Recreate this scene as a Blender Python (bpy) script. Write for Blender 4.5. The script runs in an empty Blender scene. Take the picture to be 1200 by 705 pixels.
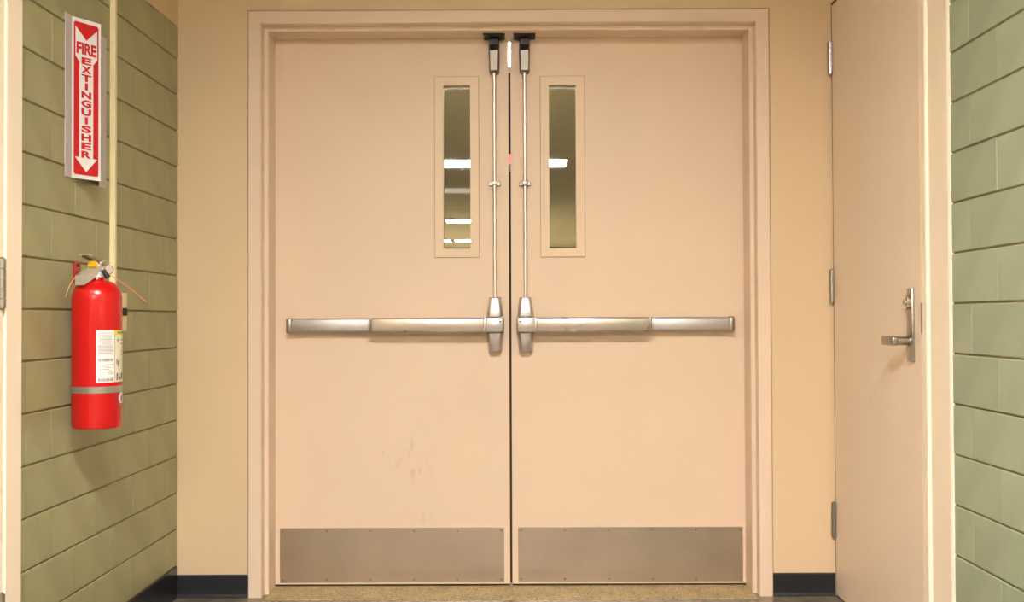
import bpy, bmesh, math, random
from mathutils import Vector, Matrix
random.seed(7)
sc = bpy.context.scene
COL = sc.collection
PI = math.pi

# ------------------------------------------------------------------ camera
CAM_Z = 1.03
cam_d = bpy.data.cameras.new('camera')
cam = bpy.data.objects.new('camera', cam_d)
COL.objects.link(cam)
cam_d.sensor_width = 36.0
cam_d.lens = 1240.0 / 1200.0 * 36.0
cam_d.clip_start = 0.05
cam.location = (0.0, -3.875, CAM_Z)
cam.rotation_euler = (Matrix.Rotation(0.0032, 3, 'Z') @ Matrix.Rotation(PI / 2 + 0.0150, 3, 'X')
                      @ Matrix.Rotation(-0.0040, 3, 'Z')).to_euler()
sc.camera = cam

# ------------------------------------------------------------------ world, exposure
w = bpy.data.worlds.new('world')
sc.world = w
w.use_nodes = True
w.node_tree.nodes['Background'].inputs[0].default_value = (0.02, 0.019, 0.017, 1)
w.node_tree.nodes['Background'].inputs[1].default_value = 1.0
sc.view_settings.view_transform = 'Standard'
sc.view_settings.look = 'None'
sc.view_settings.gamma = 1.0
sc.view_settings.use_curve_mapping = False
sc.view_settings.exposure = 0.0
LIGHT_HALL = 120.0
LIGHT_BEYOND = 80.0
LIGHT_COL = (1.0, 0.95, 0.88)

# ------------------------------------------------------------------ materials
def new_mat(name):
    m = bpy.data.materials.new(name)
    m.use_nodes = True
    nt = m.node_tree
    return m, nt, nt.nodes['Principled BSDF']

def N(nt, kind, **kw):
    n = nt.nodes.new(kind)
    for k, v in kw.items():
        setattr(n, k, v)
    return n

def paint(name, col, rough=0.45, var=0.05, scale=3.0, bump=0.03, bscale=140.0, obj_rand=0.0, spec=0.4):
    """painted surface: slow colour drift, fine roller stipple"""
    m, nt, b = new_mat(name)
    tc = N(nt, 'ShaderNodeTexCoord')
    n1 = N(nt, 'ShaderNodeTexNoise')
    n1.inputs['Scale'].default_value = scale
    n1.inputs['Detail'].default_value = 4
    nt.links.new(tc.outputs['Object'], n1.inputs['Vector'])
    ramp = N(nt, 'ShaderNodeValToRGB')
    ramp.color_ramp.elements[0].position = 0.3
    ramp.color_ramp.elements[1].position = 0.7
    ramp.color_ramp.elements[0].color = (*[c * (1 - var) for c in col], 1)
    ramp.color_ramp.elements[1].color = (*[min(1, c * (1 + var)) for c in col], 1)
    nt.links.new(n1.outputs['Fac'], ramp.inputs['Fac'])
    out = ramp.outputs['Color']
    if obj_rand:
        oi = N(nt, 'ShaderNodeObjectInfo')
        mr = N(nt, 'ShaderNodeMapRange')
        mr.inputs['To Min'].default_value = 1 - obj_rand
        mr.inputs['To Max'].default_value = 1 + obj_rand
        nt.links.new(oi.outputs['Random'], mr.inputs['Value'])
        mul = N(nt, 'ShaderNodeMix', data_type='RGBA', blend_type='MULTIPLY')
        mul.inputs[0].default_value = 1.0
        nt.links.new(out, mul.inputs[6])
        nt.links.new(mr.outputs['Result'], mul.inputs[7])
        out = mul.outputs[2]
    nt.links.new(out, b.inputs['Base Color'])
    b.inputs['Roughness'].default_value = rough
    b.inputs['Specular IOR Level'].default_value = spec
    n2 = N(nt, 'ShaderNodeTexNoise')
    n2.inputs['Scale'].default_value = bscale
    n2.inputs['Detail'].default_value = 3
    nt.links.new(tc.outputs['Object'], n2.inputs['Vector'])
    bp = N(nt, 'ShaderNodeBump')
    bp.inputs['Strength'].default_value = bump
    bp.inputs['Distance'].default_value = 0.01
    nt.links.new(n2.outputs['Fac'], bp.inputs['Height'])
    nt.links.new(bp.outputs['Normal'], b.inputs['Normal'])
    return m

def metal(name, col, rough=0.3, aniso_dir=None, var=0.08, metallic=1.0, scale=8.0):
    m, nt, b = new_mat(name)
    tc = N(nt, 'ShaderNodeTexCoord')
    mp = N(nt, 'ShaderNodeMapping')
    if aniso_dir == 'x':
        mp.inputs['Scale'].default_value = (0.6, 30, 60)
    elif aniso_dir == 'z':
        mp.inputs['Scale'].default_value = (60, 30, 0.6)
    nt.links.new(tc.outputs['Object'], mp.inputs['Vector'])
    n1 = N(nt, 'ShaderNodeTexNoise')
    n1.inputs['Scale'].default_value = scale
    n1.inputs['Detail'].default_value = 5
    nt.links.new(mp.outputs['Vector'], n1.inputs['Vector'])
    mr = N(nt, 'ShaderNodeMapRange')
    mr.inputs['To Min'].default_value = max(0.02, rough - var)
    mr.inputs['To Max'].default_value = rough + var
    nt.links.new(n1.outputs['Fac'], mr.inputs['Value'])
    nt.links.new(mr.outputs['Result'], b.inputs['Roughness'])
    n2 = N(nt, 'ShaderNodeTexNoise')
    n2.inputs['Scale'].default_value = 5.0
    n2.inputs['Detail'].default_value = 3
    nt.links.new(tc.outputs['Object'], n2.inputs['Vector'])
    ramp = N(nt, 'ShaderNodeValToRGB')
    ramp.color_ramp.elements[0].position = 0.3
    ramp.color_ramp.elements[1].position = 0.7
    ramp.color_ramp.elements[0].color = (*[c * 0.9 for c in col], 1)
    ramp.color_ramp.elements[1].color = (*[min(1, c * 1.07) for c in col], 1)
    nt.links.new(n2.outputs['Fac'], ramp.inputs['Fac'])
    nt.links.new(ramp.outputs['Color'], b.inputs['Base Color'])
    b.inputs['Metallic'].default_value = metallic
    return m

def plain(name, col, rough=0.5, spec=0.4, var=0.04):
    return paint(name, col, rough, var, 12.0, 0.01, 300.0, 0.0, spec)

def emit(name, col, strength):
    m, nt, b = new_mat(name)
    b.inputs['Base Color'].default_value = (0.9, 0.9, 0.9, 1)
    b.inputs['Emission Color'].default_value = (*col, 1)
    b.inputs['Emission Strength'].default_value = strength
    return m

def door_paint(name, col, smudges):
    """cream door enamel with a few grey rubber scuffs of their own shape (x, z, rx, rz, strength in object space)"""
    m = paint(name, col, 0.42, 0.025, 2.0, 0.012, 90.0)
    nt = m.node_tree
    b = nt.nodes['Principled BSDF']
    src = b.inputs['Base Color'].links[0].from_socket
    tc = N(nt, 'ShaderNodeTexCoord')
    ns = N(nt, 'ShaderNodeTexNoise')
    ns.inputs['Scale'].default_value = 1.0
    ns.inputs['Detail'].default_value = 6
    ns.inputs['Roughness'].default_value = 0.65
    mpn = N(nt, 'ShaderNodeMapping')
    mpn.inputs['Scale'].default_value = (46, 46, 16)
    mpn.inputs['Rotation'].default_value = (0, 0.45, 0)
    nt.links.new(tc.outputs['Object'], mpn.inputs['Vector'])
    nt.links.new(mpn.outputs['Vector'], ns.inputs['Vector'])
    rn = N(nt, 'ShaderNodeValToRGB')
    rn.color_ramp.elements[0].position = 0.52
    rn.color_ramp.elements[1].position = 0.70
    nt.links.new(ns.outputs['Fac'], rn.inputs['Fac'])
    for (sx, sz, rx, rz, st) in smudges:
        mp = N(nt, 'ShaderNodeMapping')
        mp.inputs['Location'].default_value = (-sx / rx, 0, -sz / rz)
        mp.inputs['Scale'].default_value = (1 / rx, 0, 1 / rz)
        nt.links.new(tc.outputs['Object'], mp.inputs['Vector'])
        ln = N(nt, 'ShaderNodeVectorMath', operation='LENGTH')
        nt.links.new(mp.outputs['Vector'], ln.inputs[0])
        mr = N(nt, 'ShaderNodeMapRange', interpolation_type='SMOOTHSTEP')
        mr.inputs['From Min'].default_value = 0.1
        mr.inputs['From Max'].default_value = 1.0
        mr.inputs['To Min'].default_value = st
        mr.inputs['To Max'].default_value = 0.0
        nt.links.new(ln.outputs['Value'], mr.inputs['Value'])
        mu = N(nt, 'ShaderNodeMath', operation='MULTIPLY')
        nt.links.new(mr.outputs['Result'], mu.inputs[0])
        nt.links.new(rn.outputs['Color'], mu.inputs[1])
        mx = N(nt, 'ShaderNodeMix', data_type='RGBA')
        nt.links.new(mu.outputs[0], mx.inputs[0])
        nt.links.new(src, mx.inputs[6])
        mx.inputs[7].default_value = (0.30, 0.23, 0.16, 1)
        src = mx.outputs[2]
    nt.links.new(src, b.inputs['Base Color'])
    return m

def glass_mat():
    m = bpy.data.materials.new('tinted_glass')
    m.use_nodes = True
    nt = m.node_tree
    nt.nodes.remove(nt.nodes['Principled BSDF'])
    out = nt.nodes['Material Output']
    tr = N(nt, 'ShaderNodeBsdfTransparent')
    tr.inputs[0].default_value = (0.80, 0.78, 0.70, 1)
    gl = N(nt, 'ShaderNodeBsdfGlossy')
    gl.inputs['Roughness'].default_value = 0.02
    fr = N(nt, 'ShaderNodeFresnel')
    fr.inputs[0].default_value = 1.5
    mx = N(nt, 'ShaderNodeMixShader')
    nt.links.new(fr.outputs[0], mx.inputs[0])
    nt.links.new(tr.outputs[0], mx.inputs[1])
    nt.links.new(gl.outputs[0], mx.inputs[2])
    nt.links.new(mx.outputs[0], out.inputs[0])
    return m

def speckle(name, c1, c2, c3, scale=180.0, rough=0.5):
    m, nt, b = new_mat(name)
    tc = N(nt, 'ShaderNodeTexCoord')
    v = N(nt, 'ShaderNodeTexVoronoi')
    v.inputs['Scale'].default_value = scale
    nt.links.new(tc.outputs['Object'], v.inputs['Vector'])
    sx = N(nt, 'ShaderNodeSeparateColor')
    nt.links.new(v.outputs['Color'], sx.inputs[0])
    r = N(nt, 'ShaderNodeValToRGB')
    r.color_ramp.interpolation = 'CONSTANT'
    r.color_ramp.elements[0].color = (*c1, 1)
    r.color_ramp.elements[1].position = 0.55
    r.color_ramp.elements[1].color = (*c2, 1)
    e = r.color_ramp.elements.new(0.85)
    e.color = (*c3, 1)
    nt.links.new(sx.outputs[0], r.inputs['Fac'])
    n = N(nt, 'ShaderNodeTexNoise')
    n.inputs['Scale'].default_value = 9.0
    n.inputs['Detail'].default_value = 6
    nt.links.new(tc.outputs['Object'], n.inputs['Vector'])
    mr = N(nt, 'ShaderNodeMapRange')
    mr.inputs['To Min'].default_value = 0.55
    mr.inputs['To Max'].default_value = 1.3
    nt.links.new(n.outputs['Fac'], mr.inputs['Value'])
    mu = N(nt, 'ShaderNodeMix', data_type='RGBA', blend_type='MULTIPLY')
    mu.inputs[0].default_value = 1
    nt.links.new(r.outputs['Color'], mu.inputs[6])
    nt.links.new(mr.outputs['Result'], mu.inputs[7])
    nt.links.new(mu.outputs[2], b.inputs['Base Color'])
    b.inputs['Roughness'].default_value = rough
    return m

WALLC = (0.72, 0.54, 0.35)
DOORC = (0.79, 0.61, 0.46)
M = {}
M['wall_paint'] = paint('cream_wall_paint', WALLC, 0.5, 0.03, 1.6, 0.03)
M['frame_paint'] = paint('cream_frame_enamel', (0.79, 0.62, 0.48), 0.38, 0.02, 3.0, 0.01)
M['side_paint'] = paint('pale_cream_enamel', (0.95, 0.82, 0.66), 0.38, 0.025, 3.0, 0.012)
M['door_l'] = door_paint('cream_door_enamel', DOORC, [(-0.385, 0.49, 0.09, 0.14, 0.36), (-0.335, 0.42, 0.06, 0.12, 0.30), (-0.50, 0.52, 0.05, 0.04, 0.18), (-0.33, 0.27, 0.05, 0.07, 0.22)])
M['door_r'] = door_paint('cream_door_enamel_clean', DOORC, [(0.33, 0.235, 0.09, 0.012, 0.3)])
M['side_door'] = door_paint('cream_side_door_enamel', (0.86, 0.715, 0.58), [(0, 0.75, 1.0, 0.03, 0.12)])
M['lite'] = paint('cream_lite_frame', (0.80, 0.62, 0.44), 0.4, 0.02, 3.0, 0.01)
M['green'] = paint('green_block_paint', (0.325, 0.318, 0.172), 0.40, 0.10, 7.0, 0.05, 60.0, 0.07, 0.45)
M['green_r'] = paint('sage_block_paint', (0.325, 0.378, 0.265), 0.40, 0.09, 7.0, 0.05, 60.0, 0.07, 0.45)
M['mortar'] = paint('painted_mortar', (0.25, 0.195, 0.10), 0.7, 0.12, 20.0, 0.2, 90.0)
M['black_tile'] = paint('black_glazed_tile', (0.014, 0.016, 0.018), 0.22, 0.2, 10.0, 0.02, 40.0)
M['grout'] = plain('grey_grout', (0.16, 0.16, 0.14), 0.8)
M['vinyl'] = paint('black_vinyl_base', (0.012, 0.013, 0.017), 0.45, 0.2, 10.0, 0.02, 40.0)
M['floor'] = paint('dark_polished_floor', (0.20, 0.165, 0.125), 0.18, 0.25, 14.0, 0.02, 30.0, 0.0, 0.5)
M['floor2'] = paint('tan_floor', (0.45, 0.39, 0.27), 0.4, 0.1, 6.0, 0.02, 30.0)
M['ceiling'] = paint('ceiling_board', (0.42, 0.39, 0.33), 0.9, 0.03, 10.0, 0.2, 120.0)
M['ceiling2'] = paint('dull_ceiling_board', (0.74, 0.71, 0.61), 0.9, 0.05, 3.0, 0.2, 120.0)
M['beyond'] = paint('olive_wall_paint', (0.22, 0.20, 0.145), 0.6, 0.04, 3.0, 0.02)
M['sill'] = speckle('terrazzo_sill', (0.44, 0.33, 0.17), (0.58, 0.46, 0.26), (0.22, 0.16, 0.08), 230.0, 0.55)
M['steel'] = metal('brushed_steel_plate', (0.55, 0.46, 0.37), 0.36, None, 0.05)
M['satin'] = metal('satin_aluminium', (0.55, 0.51, 0.51), 0.36, None, 0.05)
M['pad'] = metal('worn_push_pad_metal', (0.58, 0.51, 0.48), 0.29, None, 0.06)
M['housing'] = metal('dull_bar_housing', (0.56, 0.53, 0.51), 0.50, None, 0.05)
M['darkmetal'] = metal('dull_grey_metal', (0.36, 0.33, 0.30), 0.38, None, 0.06)
M['latchgrey'] = metal('grey_latch_metal', (0.42, 0.39, 0.35), 0.34, None, 0.05)
M['latch'] = metal('dull_latch_cover', (0.25, 0.225, 0.20), 0.40, None, 0.04)
M['rod'] = metal('satin_rod', (0.82, 0.77, 0.72), 0.36, 'z', 0.04)
M['chrome'] = metal('polished_steel', (0.78, 0.76, 0.74), 0.16, None, 0.05)
M['black'] = plain('black_metal', (0.015, 0.013, 0.012), 0.45)
M['rubber'] = plain('dark_rubber_seal', (0.02, 0.018, 0.022), 0.7)
M['seal'] = plain('brown_seal_and_gap_shade', (0.06, 0.035, 0.02), 0.9)  # brush seal colour, also painted shade in the side door's gaps
M['joint'] = plain('dark_joint', (0.50, 0.34, 0.22), 0.7)
M['glass'] = glass_mat()
M['red'] = paint('red_extinguisher_enamel', (0.52, 0.005, 0.006), 0.22, 0.04, 3.0, 0.004, 60.0, 0.0, 0.5)
M['redflat'] = plain('red_print', (0.52, 0.012, 0.018), 0.4)
M['signwhite'] = plain('white_sign_plastic', (0.78, 0.76, 0.76), 0.35)
M['signgrey'] = plain('pale_grey_sign_plastic', (0.52, 0.47, 0.48), 0.4)
M['labelwhite'] = plain('white_label_paper', (0.80, 0.78, 0.76), 0.5)
M['labelyellow'] = plain('yellow_label_paper', (0.80, 0.62, 0.03), 0.5)
M['labelcream'] = plain('cream_label_paper', (0.76, 0.72, 0.56), 0.5)
M['ink'] = plain('grey_ink', (0.16, 0.14, 0.15), 0.6)
M['inkpale'] = plain('pale_grey_ink', (0.22, 0.20, 0.21), 0.6)
M['blue'] = plain('blue_print', (0.06, 0.05, 0.35), 0.5)
M['band'] = metal('grey_strap_metal', (0.42, 0.40, 0.36), 0.35, None, 0.04, 0.8)
M['raceway'] = plain('cream_raceway', (0.80, 0.71, 0.44), 0.4)
M['handlegrey'] = metal('pale_cast_aluminium', (0.66, 0.65, 0.60), 0.4, None, 0.04, 0.6)
M['yellow'] = plain('yellow_plastic', (0.75, 0.45, 0.02), 0.4)
M['orange'] = plain('orange_plastic_tie', (0.72, 0.20, 0.07), 0.45)
M['tan'] = plain('tan_string', (0.60, 0.38, 0.12), 0.5)
M['gauge'] = plain('pinkish_gauge_face', (0.55, 0.40, 0.36), 0.3)
M['caulk'] = plain('white_caulk', (0.85, 0.78, 0.66), 0.6)
M['hall_lamp'] = emit('hall_lamp_diffuser', LIGHT_COL, LIGHT_HALL)
M['beyond_lamp'] = emit('far_lamp_diffuser', (1.0, 0.96, 0.90), LIGHT_BEYOND)
M['hall_lamp2'] = emit('second_lamp_diffuser', LIGHT_COL, 120.0)
M['dim_lamp'] = emit('dim_lamp_diffuser', LIGHT_COL, 7.0)
M['red_lamp'] = emit('red_lamp', (1.0, 0.01, 0.015), 1.5)
M['red_lamp'].node_tree.nodes['Principled BSDF'].inputs['Base Color'].default_value = (0.12, 0.004, 0.004, 1)

# ------------------------------------------------------------------ helpers
def obj(name, bm, mat, parent=None, smooth=False, loc=None, rot=None):
    me = bpy.data.meshes.new(name)
    bmesh.ops.recalc_face_normals(bm, faces=bm.faces)
    bm.to_mesh(me)
    bm.free()
    me.materials.append(mat)
    if smooth:
        me.polygons.foreach_set('use_smooth', [True] * len(me.polygons))
        try:
            me.set_sharp_from_angle(angle=math.radians(35))
        except Exception:
            pass
    o = bpy.data.objects.new(name, me)
    COL.objects.link(o)
    if parent is not None:
        o.parent = parent
    if loc is not None:
        o.location = loc
    if rot is not None:
        o.rotation_euler = rot
    return o

def empty(name, loc=(0, 0, 0)):
    o = bpy.data.objects.new(name, None)
    o.empty_display_size = 0.1
    COL.objects.link(o)
    o.location = loc
    return o

def tag(o, label=None, cat=None, group=None, kind=None):
    if label: o['label'] = label
    if cat: o['category'] = cat
    if group: o['group'] = group
    if kind: o['kind'] = kind
    return o

def box(bm, x0, x1, y0, y1, z0, z1, bev=0.0, seg=2):
    r = bmesh.ops.create_cube(bm, size=1.0)
    vs = r['verts']
    bmesh.ops.scale(bm, vec=(abs(x1 - x0), abs(y1 - y0), abs(z1 - z0)), verts=vs)
    bmesh.ops.translate(bm, vec=((x0 + x1) / 2, (y0 + y1) / 2, (z0 + z1) / 2), verts=vs)
    if bev > 0:
        es = list({e for v in vs for e in v.link_edges})
        bmesh.ops.bevel(bm, geom=es, offset=bev, segments=seg, profile=0.5, affect='EDGES')
    return bm

def nbox(x0, x1, y0, y1, z0, z1, bev=0.0, seg=2):
    return box(bmesh.new(), x0, x1, y0, y1, z0, z1, bev, seg)

def cyl(bm, p0, p1, r0, r1=None, seg=24, cap=True):
    if r1 is None: r1 = r0
    p0, p1 = Vector(p0), Vector(p1)
    d = p1 - p0
    q = d.to_track_quat('Z', 'Y').to_matrix().to_4x4()
    mtx = Matrix.Translation((p0 + p1) / 2) @ q
    bmesh.ops.create_cone(bm, cap_ends=cap, cap_tris=False, segments=seg, radius1=r0, radius2=r1, depth=d.length, matrix=mtx)
    return bm

def lathe(bm, prof, seg=48, centre=(0, 0, 0)):
    """prof: list of (r, z) bottom to top"""
    cx, cy, cz = centre
    rings = []
    for (r, z) in prof:
        if r < 1e-6:
            rings.append([bm.verts.new((cx, cy, cz + z))])
        else:
            rings.append([bm.verts.new((cx + r * math.cos(2 * PI * i / seg), cy + r * math.sin(2 * PI * i / seg), cz + z)) for i in range(seg)])
    for a, b in zip(rings, rings[1:]):
        for i in range(seg):
            j = (i + 1) % seg
            if len(a) == 1 and len(b) == 1: continue
            if len(a) == 1: bm.faces.new((a[0], b[j], b[i]))
            elif len(b) == 1: bm.faces.new((a[i], a[j], b[0]))
            else: bm.faces.new((a[i], a[j], b[j], b[i]))
    return bm

def tube(bm, pts, r, seg=8):
    pts = [Vector(p) for p in pts]
    rings = []
    up = Vector((0.13, 0.27, 1)).normalized()
    for i, p in enumerate(pts):
        t = (pts[min(i + 1, len(pts) - 1)] - pts[max(i - 1, 0)]).normalized()
        a = t.cross(up)
        if a.length < 1e-3: a = t.cross(Vector((1, 0, 0)))
        a.normalize()
        b = t.cross(a)
        rings.append([bm.verts.new(p + a * r * math.cos(2 * PI * k / seg) + b * r * math.sin(2 * PI * k / seg)) for k in range(seg)])
    for A, B in zip(rings, rings[1:]):
        for k in range(seg):
            bm.faces.new((A[k], A[(k + 1) % seg], B[(k + 1) % seg], B[k]))
    bm.faces.new(rings[0]); bm.faces.new(list(reversed(rings[-1])))
    return bm

def bez(p0, p1, p2, n=10):
    p0, p1, p2 = map(Vector, (p0, p1, p2))
    return [p0 * (1 - t) ** 2 + p1 * 2 * t * (1 - t) + p2 * t * t for t in [i / n for i in range(n + 1)]]

def prism(bm, pts2, fn0, fn1):
    """extrude a 2D outline: fn0/fn1 turn (a,b) into 3D for the two ends"""
    A = [bm.verts.new(fn0(*p)) for p in pts2]
    B = [bm.verts.new(fn1(*p)) for p in pts2]
    n = len(pts2)
    bm.faces.new(A); bm.faces.new(list(reversed(B)))
    for i in range(n):
        j = (i + 1) % n
        bm.faces.new((A[i], B[i], B[j], A[j]))
    return bm

def slab_with_hole(x0, x1, z0, z1, hx0, hx1, hz0, hz1, y0, y1):
    """flat slab in the x-z plane with one rectangular hole, thickness y0..y1"""
    bm = bmesh.new()
    def ring(y, a0, a1, b0, b1):
        return [bm.verts.new(p) for p in ((a0, y, b0), (a1, y, b0), (a1, y, b1), (a0, y, b1))]
    of, inf = ring(y0, x0, x1, z0, z1), ring(y0, hx0, hx1, hz0, hz1)
    ob, inb = ring(y1, x0, x1, z0, z1), ring(y1, hx0, hx1, hz0, hz1)
    for i in range(4):
        j = (i + 1) % 4
        bm.faces.new((of[i], of[j], inf[j], inf[i]))
        bm.faces.new((ob[i], inb[i], inb[j], ob[j]))
        bm.faces.new((of[i], ob[i], ob[j], of[j]))
        bm.faces.new((inf[i], inf[j], inb[j], inb[i]))
    return bm

# ------------------------------------------------------------------ dimensions
XL, XR = -1.2375, 1.1656          # green block walls
HALL_END = -13.0                  # hall goes on behind the camera
CEIL = 2.60
HCEIL = 2.85                      # ceiling of the near hall
XD = -0.0225                      # middle of the door opening
SEAM = -0.0195                    # seam between the two leaves
YD = 0.148                        # face of the leaves
BACK = 0.200                      # far face of the end wall
ROWH = 0.1322
ROWH_R = 0.1336
TILE = 0.302
GREEN_TOP = 2.100
FZ = 0.011                        # finished floor
FAR = 20.0                        # the hall beyond the doors

# ------------------------------------------------------------------ setting: floor, ceiling, shell
fl = obj('floor', nbox(XL - 0.2, XR + 0.2, HALL_END - 0.2, BACK, -0.10, FZ), M['floor'])
fl2 = obj('floor_beyond', nbox(-3.2, 3.2, BACK, FAR + 0.2, -0.10, FZ), M['floor2'])
tag(fl2, 'tan floor of the hall behind the double doors', 'floor', kind='structure')
tag(fl, 'dark polished floor in front of the double doors', 'floor', kind='structure')
ce = obj('ceiling', nbox(XL - 0.2, XR + 0.2, HALL_END - 0.2, 0.0, HCEIL, HCEIL + 0.1), M['ceiling'])
tag(ce, 'pale ceiling of the near hall', 'ceiling', kind='structure')
ce2 = obj('ceiling_beyond', nbox(-3.2, 3.2, BACK, FAR + 0.2, CEIL, CEIL + 0.1), M['ceiling2'])
tag(ce2, 'dim ceiling of the hall behind the double doors', 'ceiling', kind='structure')

# end wall with the opening (outline in x-z, U upside down)
OX0, OX1, OZ = XD - 0.93, XD + 0.93, 2.135
bm = bmesh.new()
def wv(x, z): return [bm.verts.new((x, y, z)) for y in (0.0, BACK)]
P0, P1, P2, P3 = wv(XL - 0.2, 0), wv(OX0, 0), wv(OX1, 0), wv(XR + 0.2, 0)
Q0, Q1, Q2, Q3 = wv(XL - 0.2, OZ), wv(OX0, OZ), wv(OX1, OZ), wv(XR + 0.2, OZ)
R0, R1, R2, R3 = wv(XL - 0.2, HCEIL), wv(OX0, HCEIL), wv(OX1, HCEIL), wv(XR + 0.2, HCEIL)
for q in ((P0, P1, Q1, Q0), (P2, P3, Q3, Q2), (Q0, Q1, R1, R0), (Q1, Q2, R2, R1), (Q2, Q3, R3, R2)):
    for k in (0, 1): bm.faces.new([c[k] for c in q])
for c, d in ((P0, P1), (P1, Q1), (Q1, Q2), (Q2, P2), (P2, P3), (P3, Q3), (Q3, R3), (R3, R2), (R2, R1), (R1, R0), (R0, Q0), (Q0, P0)):
    bm.faces.new((c[0], d[0], d[1], c[1]))
tag(obj('wall_back', bm, M['wall_paint']), 'cream painted end wall around the double doors', 'wall', kind='structure')

# hall beyond
for nm, x0, x1, y0, y1, lab in (
        ('wall_beyond_left', -3.2, -3.0, BACK, FAR, 'olive wall on the left of the hall behind the doors'),
        ('wall_beyond_right', 3.0, 3.2, BACK, FAR, 'olive wall on the right of the hall behind the doors'),
        ('wall_beyond_back', -3.2, 3.2, FAR, FAR + 0.2, 'olive wall at the far end behind the doors')):
    tag(obj(nm, nbox(x0, x1, y0, y1, 0, CEIL), M['beyond']), lab, 'wall', kind='structure')
tag(obj('wall_front', nbox(XL - 0.2, XR + 0.2, HALL_END - 0.2, HALL_END, 0, HCEIL), M['wall_paint']),
    'cream wall closing the hall behind the viewpoint', 'wall', kind='structure')

# ------------------------------------------------------------------ block walls
def tile_mesh(name, sgn, length, height, proud, mat):
    """one block face: chamfered slab, its back in the mortar plane; sgn = direction it faces in x"""
    bm = bmesh.new()
    c = 0.0022
    h0, h1 = height / 2, height / 2 - c
    l0, l1 = length / 2, length / 2 - c * 0.2
    A = [bm.verts.new((0, a * l0, b * h0)) for a, b in ((-1, -1), (1, -1), (1, 1), (-1, 1))]
    Bm = [bm.verts.new((sgn * proud * 0.55, a * l0, b * h0)) for a, b in ((-1, -1), (1, -1), (1, 1), (-1, 1))]
    B = [bm.verts.new((sgn * proud, a * l1, b * h1)) for a, b in ((-1, -1), (1, -1), (1, 1), (-1, 1))]
    bm.faces.new(B)
    for i in range(4):
        j = (i + 1) % 4
        bm.faces.new((A[i], A[j], Bm[j], Bm[i]))
        bm.faces.new((Bm[i], Bm[j], B[j], B[i]))
    bmesh.ops.recalc_face_normals(bm, faces=bm.faces)
    f = [f for f in bm.faces if abs(f.normal.x) > 0.99]
    if f and f[0].normal.x * sgn < 0:
        bmesh.ops.reverse_faces(bm, faces=bm.faces)
    me = bpy.data.meshes.new(name)
    bm.to_mesh(me); bm.free()
    me.materials.append(mat)
    return me

def block_wall(root, xface, sgn, spans, z_base, z_top, phaseA, phaseB, startA, mat, name='block', ROWH=ROWH):
    """spans: list of (y_lo, y_hi) that get blocks; rows alternate between two joint phases"""
    cache = {}
    proud = 0.0045
    z, k = z_base, 0
    while z < z_top - 0.01:
        zt = min(z + ROWH, z_top)
        ph = phaseA if (k % 2 == 0) == startA else phaseB
        for lo, hi in spans:
            n0 = math.floor((lo - ph) / TILE) - 1
            n1 = math.ceil((hi - ph) / TILE) + 1
            for n in range(n0, n1):
                a, b = max(lo, ph + n * TILE), min(hi, ph + (n + 1) * TILE)
                if b - a < 0.012: continue
                L, H = round(b - a - 0.0010, 4), round(zt - z - 0.0048, 4)
                if (L, H) not in cache:
                    cache[(L, H)] = tile_mesh(name, sgn, L, H, proud, mat)
                o = bpy.data.objects.new(name, cache[(L, H)])
                COL.objects.link(o)
                o.parent = root
                o.location = (xface - sgn * proud + sgn * random.uniform(-0.0006, 0.0006), (a + b) / 2, (z + zt) / 2)
                o.rotation_euler = (random.uniform(-0.0008, 0.0008), 0, random.uniform(-0.0005, 0.0005))
        z = zt; k += 1

LF0, LF1 = -2.32, -1.262        # left side door frame, outer edges in y
RF0 = -1.049                    # right side trim ends here
BLOCK_END = -4.4

wl = obj('wall_left', nbox(XL - 0.2, XL - 0.0045, HALL_END, 0, 0, GREEN_TOP), M['mortar'])
tag(wl, 'green painted block wall behind the fire extinguisher', 'wall', kind='structure')
block_wall(wl, XL, 1, [(LF1, 0.0), (BLOCK_END, LF0)], 0.129, GREEN_TOP, -0.150, 0.0, True, M['green'])
obj('upper_wall', nbox(XL - 0.2, XL, HALL_END, 0, GREEN_TOP, HCEIL), M['wall_paint'], wl)

wr = obj('wall_right', nbox(XR + 0.0045, XR + 0.2, HALL_END, 0, 0, GREEN_TOP), M['mortar'])
tag(wr, 'sage green painted block wall at the right edge', 'wall', kind='structure')
block_wall(wr, XR, -1, [(BLOCK_END, RF0)], 0.126, GREEN_TOP, -1.168, -1.317, True, M['green_r'], ROWH=ROWH_R)
obj('upper_wall', nbox(XR, XR + 0.2, HALL_END, 0, GREEN_TOP, HCEIL), M['wall_paint'], wr)

# black glazed base course of the left and right block walls
def base_course(nm, xface, sgn, spans, ztop, phase, lab):
    x0, x1 = sorted((xface - sgn * 0.02, xface - sgn * 0.003))
    bm = bmesh.new()
    for lo, hi in spans:
        box(bm, x0, x1, lo, hi, 0.0, ztop - 0.004)
    root = obj(nm, bm, M['grout'])
    tag(root, lab, 'baseboard', kind='structure')
    for lo, hi in spans:
        n0 = math.floor((lo - phase) / TILE) - 1
        for n in range(n0, n0 + 60):
            a, b = max(lo, phase + n * TILE), min(hi, phase + (n + 1) * TILE)
            if b - a < 0.012: continue
            xs = sorted((xface - sgn * 0.01, xface + sgn * 0.001))
            obj('base_tile', nbox(xs[0], xs[1], a + 0.0015, b - 0.0015, 0.002, ztop - 0.003, 0.0015, 1), M['black_tile'], root)
base_course('baseboard_left', XL, 1, [(LF1, 0.0), (BLOCK_END, LF0)], 0.129, 0.009, 'black glazed tile base under the green wall with the extinguisher')
base_course('baseboard_right', XR, -1, [(BLOCK_END, RF0)], 0.126, -1.317, 'black glazed tile base under the sage wall')

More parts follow.
